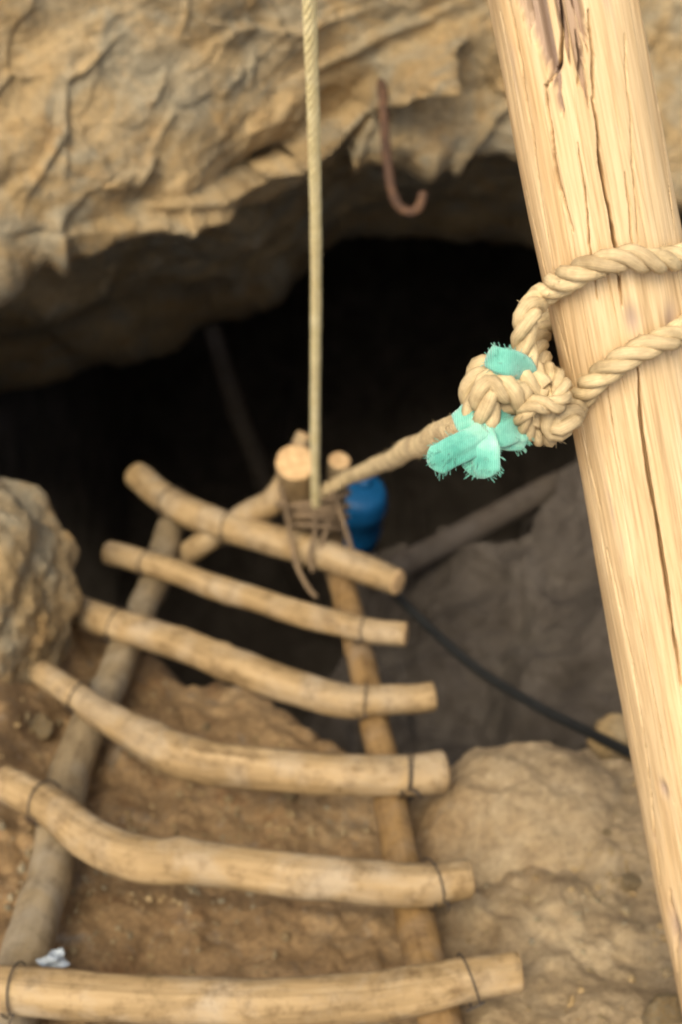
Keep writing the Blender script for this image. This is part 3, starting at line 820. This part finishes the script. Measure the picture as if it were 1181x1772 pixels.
# ------------------------------------------------------------------ hemp rope tied round the log and run to the ladder's end
rope = thing('hemp_rope', P(940, 690, 1.45), 'thick hemp rope knotted round the peeled log and stretched to the ladder end', 'rope')
RR = .0125
def on(px, py, lift=RR * 1.05): 
    s, th = post_st(px, py, lift); return post_pt(s, th, lift)
def cyl(s, deg, lift=RR * 1.05): return post_pt(s, R(deg), lift)
sA = post_st(1000, 472)[0]; sL = post_st(990, 690)[0]
p = [P(945, 690, 1.40), P(918, 640, 1.385), P(908, 590, 1.375), P(914, 545, 1.365)]
p += [on(940, 512), on(990, 478), on(1040, 457), on(1090, 446), on(1140, 452)]
s1 = post_st(1165, 462)[0]
p += [cyl(s1, 80), cyl(s1 + .01, 115), cyl(s1 + .03, 150), cyl(s1 + .05, 180), cyl(s1 + .06, 215), cyl(s1 + .065, 250)]
p += [P(930, 600, 1.46), P(948, 655, 1.42), P(975, 705, 1.395)]
p1 = p
p2 = [P(935, 672, 1.375), P(960, 740, 1.385), P(985, 725, 1.383), on(1000, 700), on(1030, 660), on(1080, 622), on(1130, 596), on(1165, 582)]
s2 = post_st(1170, 580)[0]
p2 += [cyl(s2, 80), cyl(s2 + .03, 115), cyl(s2 + .06, 150), cyl(s2 + .08, 185), cyl(s2 + .085, 225), P(955, 745, 1.47), P(930, 720, 1.40), P(905, 690, 1.38)]
def rope_part(name, pts, rad, parent, mat, seed, pitch=None, fuzz=160, n=14):
    v, f, u, m = twisted_rope(catmull(np.array(pts), n), rad, pitch, seed=seed, fuzz=fuzz, step=.004)
    return local(mesh_obj(name, v, f, mat, None, u), parent)
rope_part('loop', p1, RR, rope, M_HEMP, 1)
rope_part('loop', p2, RR, rope, M_HEMP, 2)
rope_part('knot', [P(*q) for q in ((915, 660, 1.42), (940, 640, 1.40), (972, 665, 1.375), (965, 700, 1.36), (925, 700, 1.355), (905, 725, 1.37), (930, 755, 1.40), (965, 750, 1.42), (972, 700, 1.44), (940, 670, 1.44))], .0092, rope, M_HEMP, 3)
rope_part('bight', [P(*q) for q in ((940, 672, 1.375), (905, 655, 1.37), (868, 640, 1.37), (836, 642, 1.372), (822, 672, 1.375), (826, 712, 1.38), (855, 718, 1.385), (880, 695, 1.38), (912, 700, 1.38), (915, 735, 1.385))], .0135, rope, M_HEMP, 4)
rope_part('bight', [P(*q) for q in ((905, 690, 1.365), (876, 672, 1.352), (848, 660, 1.35), (838, 690, 1.352), (846, 728, 1.37))], .013, rope, M_HEMP, 6)
rope_part('line', [P(*q) for q in ((862, 700, 1.40), (830, 728, 1.43), (790, 742, 1.60), (758, 752, 1.76), (735, 768, 1.9), (705, 778, 2.12), (680, 796, 2.35), (655, 804, 2.58), (632, 816, 2.85), (600, 828, 3.12), (560, 850, 3.20), (545, 880, 3.22))], .0145, rope, M_HEMP, 5, fuzz=60)

# ------------------------------------------------------------------ turquoise cloth tied on the rope
cloth = thing('cloth_strip', P(845, 740, 1.38), 'frayed turquoise cloth strip knotted round the hemp rope', 'cloth')
def strip(name, pts, wid, seed, thick=.45, fray=True):
    path = catmull(np.array([(*P(a, b_, d), wd) for a, b_, d, wd in pts]), 10); path, s = resample(path, .003)
    rad = path[:, 3] / 2 / FPX * 1.38; path = path[:, :3]
    T = np.gradient(path, axis=0); T /= np.linalg.norm(T, axis=1)[:, None]
    view = -path / np.linalg.norm(path, axis=1)[:, None]
    Wd = np.cross(T, view); Wd /= np.linalg.norm(Wd, axis=1)[:, None]
    Nn = np.cross(Wd, T)
    n, sd = len(path), 36
    th = np.linspace(0, 2 * math.pi, sd, endpoint=False)
    fold = 1 + .16 * np.sin(5 * th + seed)[None, :] + .10 * fbm(np.stack([np.tile(np.cos(th) * 2, n), np.tile(np.sin(th) * 2, n), np.repeat(s * 60, sd)], 1), 3, seed).reshape(n, sd)
    endt = np.minimum(1, np.sqrt(np.clip((s[-1] - s) / .009, .04, 1)))
    rr = rad * endt
    V = path[:, None] + (rr[:, None] * fold * np.cos(th))[..., None] * Wd[:, None] + (rr[:, None] * fold * np.sin(th) * thick)[..., None] * Nn[:, None]
    verts = V.reshape(-1, 3); uv = np.stack([np.tile(th * .01, n), np.repeat(s, sd)], 1)
    F = grid_faces(n, sd, True).tolist() + [[(n - 1) * sd + k for k in range(sd)]] + [[k for k in range(sd)][::-1]]
    parts = [(verts, F, uv, [0] * len(F))]
    r = np.random.default_rng(seed)
    if fray:
        for _ in range(70):
            k = int(n * r.uniform(.35, 1) ** .6) - 1; a = r.uniform(0, 6.28)
            q0 = verts[k * sd + int(a / 6.28 * sd) % sd]; o = q0 - path[k]; o = o / (np.linalg.norm(o) + 1e-9)
            dirn = o + T[k] * r.uniform(.2, 1.4); dirn /= np.linalg.norm(dirn)
            parts.append(tube_arrays(np.array([q0, q0 + dirn * r.uniform(.001, .003), q0 + dirn * r.uniform(.003, .007) + np.array([0, 0, -.001])]), .00035, 3, capped=False))
    v, f, u, m = merge(parts)
    return local(mesh_obj(name, v, f, M_CLOTH, None, u), cloth)
strip('wrap', [(912, 668, 1.40, 50), (896, 640, 1.36, 60), (868, 628, 1.345, 56), (842, 620, 1.36, 40)], 1, 61)
strip('band', [(806, 706, 1.385, 50), (824, 730, 1.372, 66), (850, 742, 1.368, 62), (880, 738, 1.375, 56), (902, 728, 1.40, 46)], 1, 62)
strip('tail', [(842, 752, 1.362, 46), (810, 770, 1.352, 46), (780, 784, 1.352, 46), (742, 803, 1.355, 50)], 1, 63)
strip('tail', [(828, 742, 1.365, 50), (832, 772, 1.358, 58), (835, 800, 1.358, 62), (833, 828, 1.36, 58)], 1, 64)
strip('tail', [(870, 748, 1.372, 50), (890, 752, 1.38, 46), (918, 748, 1.39, 40)], 1, 65)

# ------------------------------------------------------------------ hoisting rope hanging straight down
h0, h1 = P(535, 0, 1.90), P(549, 872, 3.17)
up_dir = (h0 - h1) / np.linalg.norm(h0 - h1)
apex = TOPP + AX * (-.98)
pts = [apex + np.array([-.02, 0, .07]), apex + np.array([-.075, .01, .0]), h0 + up_dir * .35]
pts += [h0 + (h1 - h0) * t + np.array([.004 * math.sin(t * 5), .003 * math.sin(t * 4), 0]) for t in (0, .15, .3, .45, .6, .75, .9, 1.0)]
v, f, u, m = twisted_rope(catmull(np.array(pts), 14), .0090, .11, seed=9, fuzz=12, step=.004, strands=6)
o = mesh_obj('hoist_rope', v, f, M_HOIST, None, u)
tag(o, 'slim pale yellow rope hanging straight down to the ladder end', 'rope')

# ------------------------------------------------------------------ rusty iron hook in the crack of the rock face
hk = [(660, 118, 3.20), (664, 165, 3.10), (666, 210, 3.06), (670, 262, 3.04), (676, 312, 3.03), (686, 348, 3.03), (705, 366, 3.02), (724, 361, 3.00), (731, 345, 2.99), (732, 333, 2.99)]
fpx, fpy, fd = PIX(face_verts)
def face_depth(px, py):
    m = (np.abs(fpx - px) < 14) & (np.abs(fpy - py) < 14) & (fd < 4.2)
    return float(np.min(fd[m])) if m.any() else 3.2
d0 = face_depth(662, 135)
dmin = min(face_depth(a, b_) for a, b_, c_ in hk[2:5]) - .02
hk = [(660, 132, d0 + .12), (663, 158, dmin + .02)] + [(a, b_, dmin) for a, b_, c_ in hk[2:]]
pp = catmull(np.array([P(*q) for q in hk]), 10); pp, s = resample(pp, .006)
v, f, u, m = tube_arrays(pp, .0105, 12, bump=lambda ss, th, q: .0012 * fbm(np.stack([np.tile(np.cos(th) * 3, len(ss)), np.tile(np.sin(th) * 3, len(ss)), np.repeat(ss * 60, len(th))], 1), 3, 3).reshape(len(ss), len(th)))
tag(mesh_obj('iron_hook', v, f, M_RUST, None, u), 'rusty iron rod bent into a hook hanging from the rock crack', 'hook')

# ------------------------------------------------------------------ black hose from the ladder to the bank
hs = [(640, 985, 3.40), (690, 1034, 3.30), (755, 1096, 3.20), (830, 1160, 3.08), (930, 1222, 2.92), (1010, 1262, 2.80), (1090, 1302, 2.66), (1160, 1330, 2.55), (1240, 1350, 2.46)]
pp = catmull(np.array([P(*q) for q in hs]), 10); pp, s = resample(pp, .012)
v, f, u, m = tube_arrays(pp, .0105, 10)
tag(mesh_obj('hose', v, f, M_HOSE, None, u), 'black hose sagging from the ladder end up to the bank behind the log', 'hose')

# ------------------------------------------------------------------ litter, stones and gravel on the bank
lp = P(92, 1664, 2.06)
gx, gy = 8, 6
V = []
for i in range(gx):
    for j in range(gy):
        V.append(((i / 7 - .5) * .036, (j / 5 - .5) * .024, .008 * math.sin(i * 1.3 + j) + .006 * math.cos(j * 2.1)))
V = np.array(V); V = np.vstack([V, V - np.array([0, 0, .0015])])
F = grid_faces(gx, gy).tolist(); F += [[a + gx * gy for a in q[::-1]] for q in F]
o = mesh_obj('plastic_scrap', V, F, M_SCRAP); o.location = lp; o.rotation_euler = (.5, .3, .6)
tag(o, 'crumpled pale bluish plastic scrap lying in the dirt beside the ladder foot', 'litter')

def scatter():
    r = np.random.default_rng(77)
    # individual stones
    protos = [rock_mesh((1, .8, .62), 700 + k, 3, .28) for k in range(5)]
    for k, (v, f) in enumerate(protos):
        pass
    mes = []
    for v, f in protos:
        o = mesh_obj('stone', v, f, M_ROCK); mes.append(o.data); bpy.data.objects.remove(o)
    k = 0
    while k < 34:
        x, y = r.uniform(-.75, .75), r.uniform(.22, 1.05)
        e = np.interp(x, [q[0] for q in EDGE], [q[1] for q in EDGE])
        if y > e - .06: continue
        sz = .008 + .022 * r.random() ** 2
        o = bpy.data.objects.new('stone', mes[k % 5]); COL.objects.link(o)
        o.location = (x, y, gz(x, y) + sz * .22); o.scale = (sz,) * 3; o.rotation_euler = (r.uniform(-.5, .5) - .5, r.uniform(-.4, .4), r.uniform(0, 6))
        tag(o, 'small tan stone lying in the dirt of the bank', 'stone', 'loose stones on the dirt bank')
        k += 1
    # gravel
    import bmesh
    bm = bmesh.new(); bmesh.ops.create_icosphere(bm, subdivisions=1, radius=1)
    bv = np.array([q.co[:] for q in bm.verts]); bf = np.array([[w_.index for w_ in p_.verts] for p_ in bm.faces]); bm.free()
    n = 6000
    x, y = r.uniform(-.95, .95, n), r.uniform(.0, 1.25, n)
    e = np.interp(x, [q[0] for q in EDGE], [q[1] for q in EDGE])
    keep = (y < e - .02) & (vnoise(np.stack([x * 5, y * 5, 0 * x], 1), 800) + r.uniform(-.6, .6, n) > -.1)
    x, y = x[keep], y[keep]; z = ground_z(x, y); n = len(x)
    sz = .0022 + .0065 * r.random(n) ** 3
    jit = 1 + .3 * r.uniform(-1, 1, (n, len(bv), 1)); asp = r.uniform(.5, 1.3, (n, 1, 3))
    V = np.stack([x, y, z + sz * .3], 1)[:, None] + bv[None] * jit * asp * sz[:, None, None]
    F = (bf[None] + (np.arange(n) * len(bv))[:, None, None]).reshape(-1, 3)
    o = mesh_obj('gravel', V.reshape(-1, 3), F, M_ROCK, smooth_shade=False)
    tag(o, 'loose gravel strewn over the dirt bank', 'gravel', kind='stuff')
scatter()
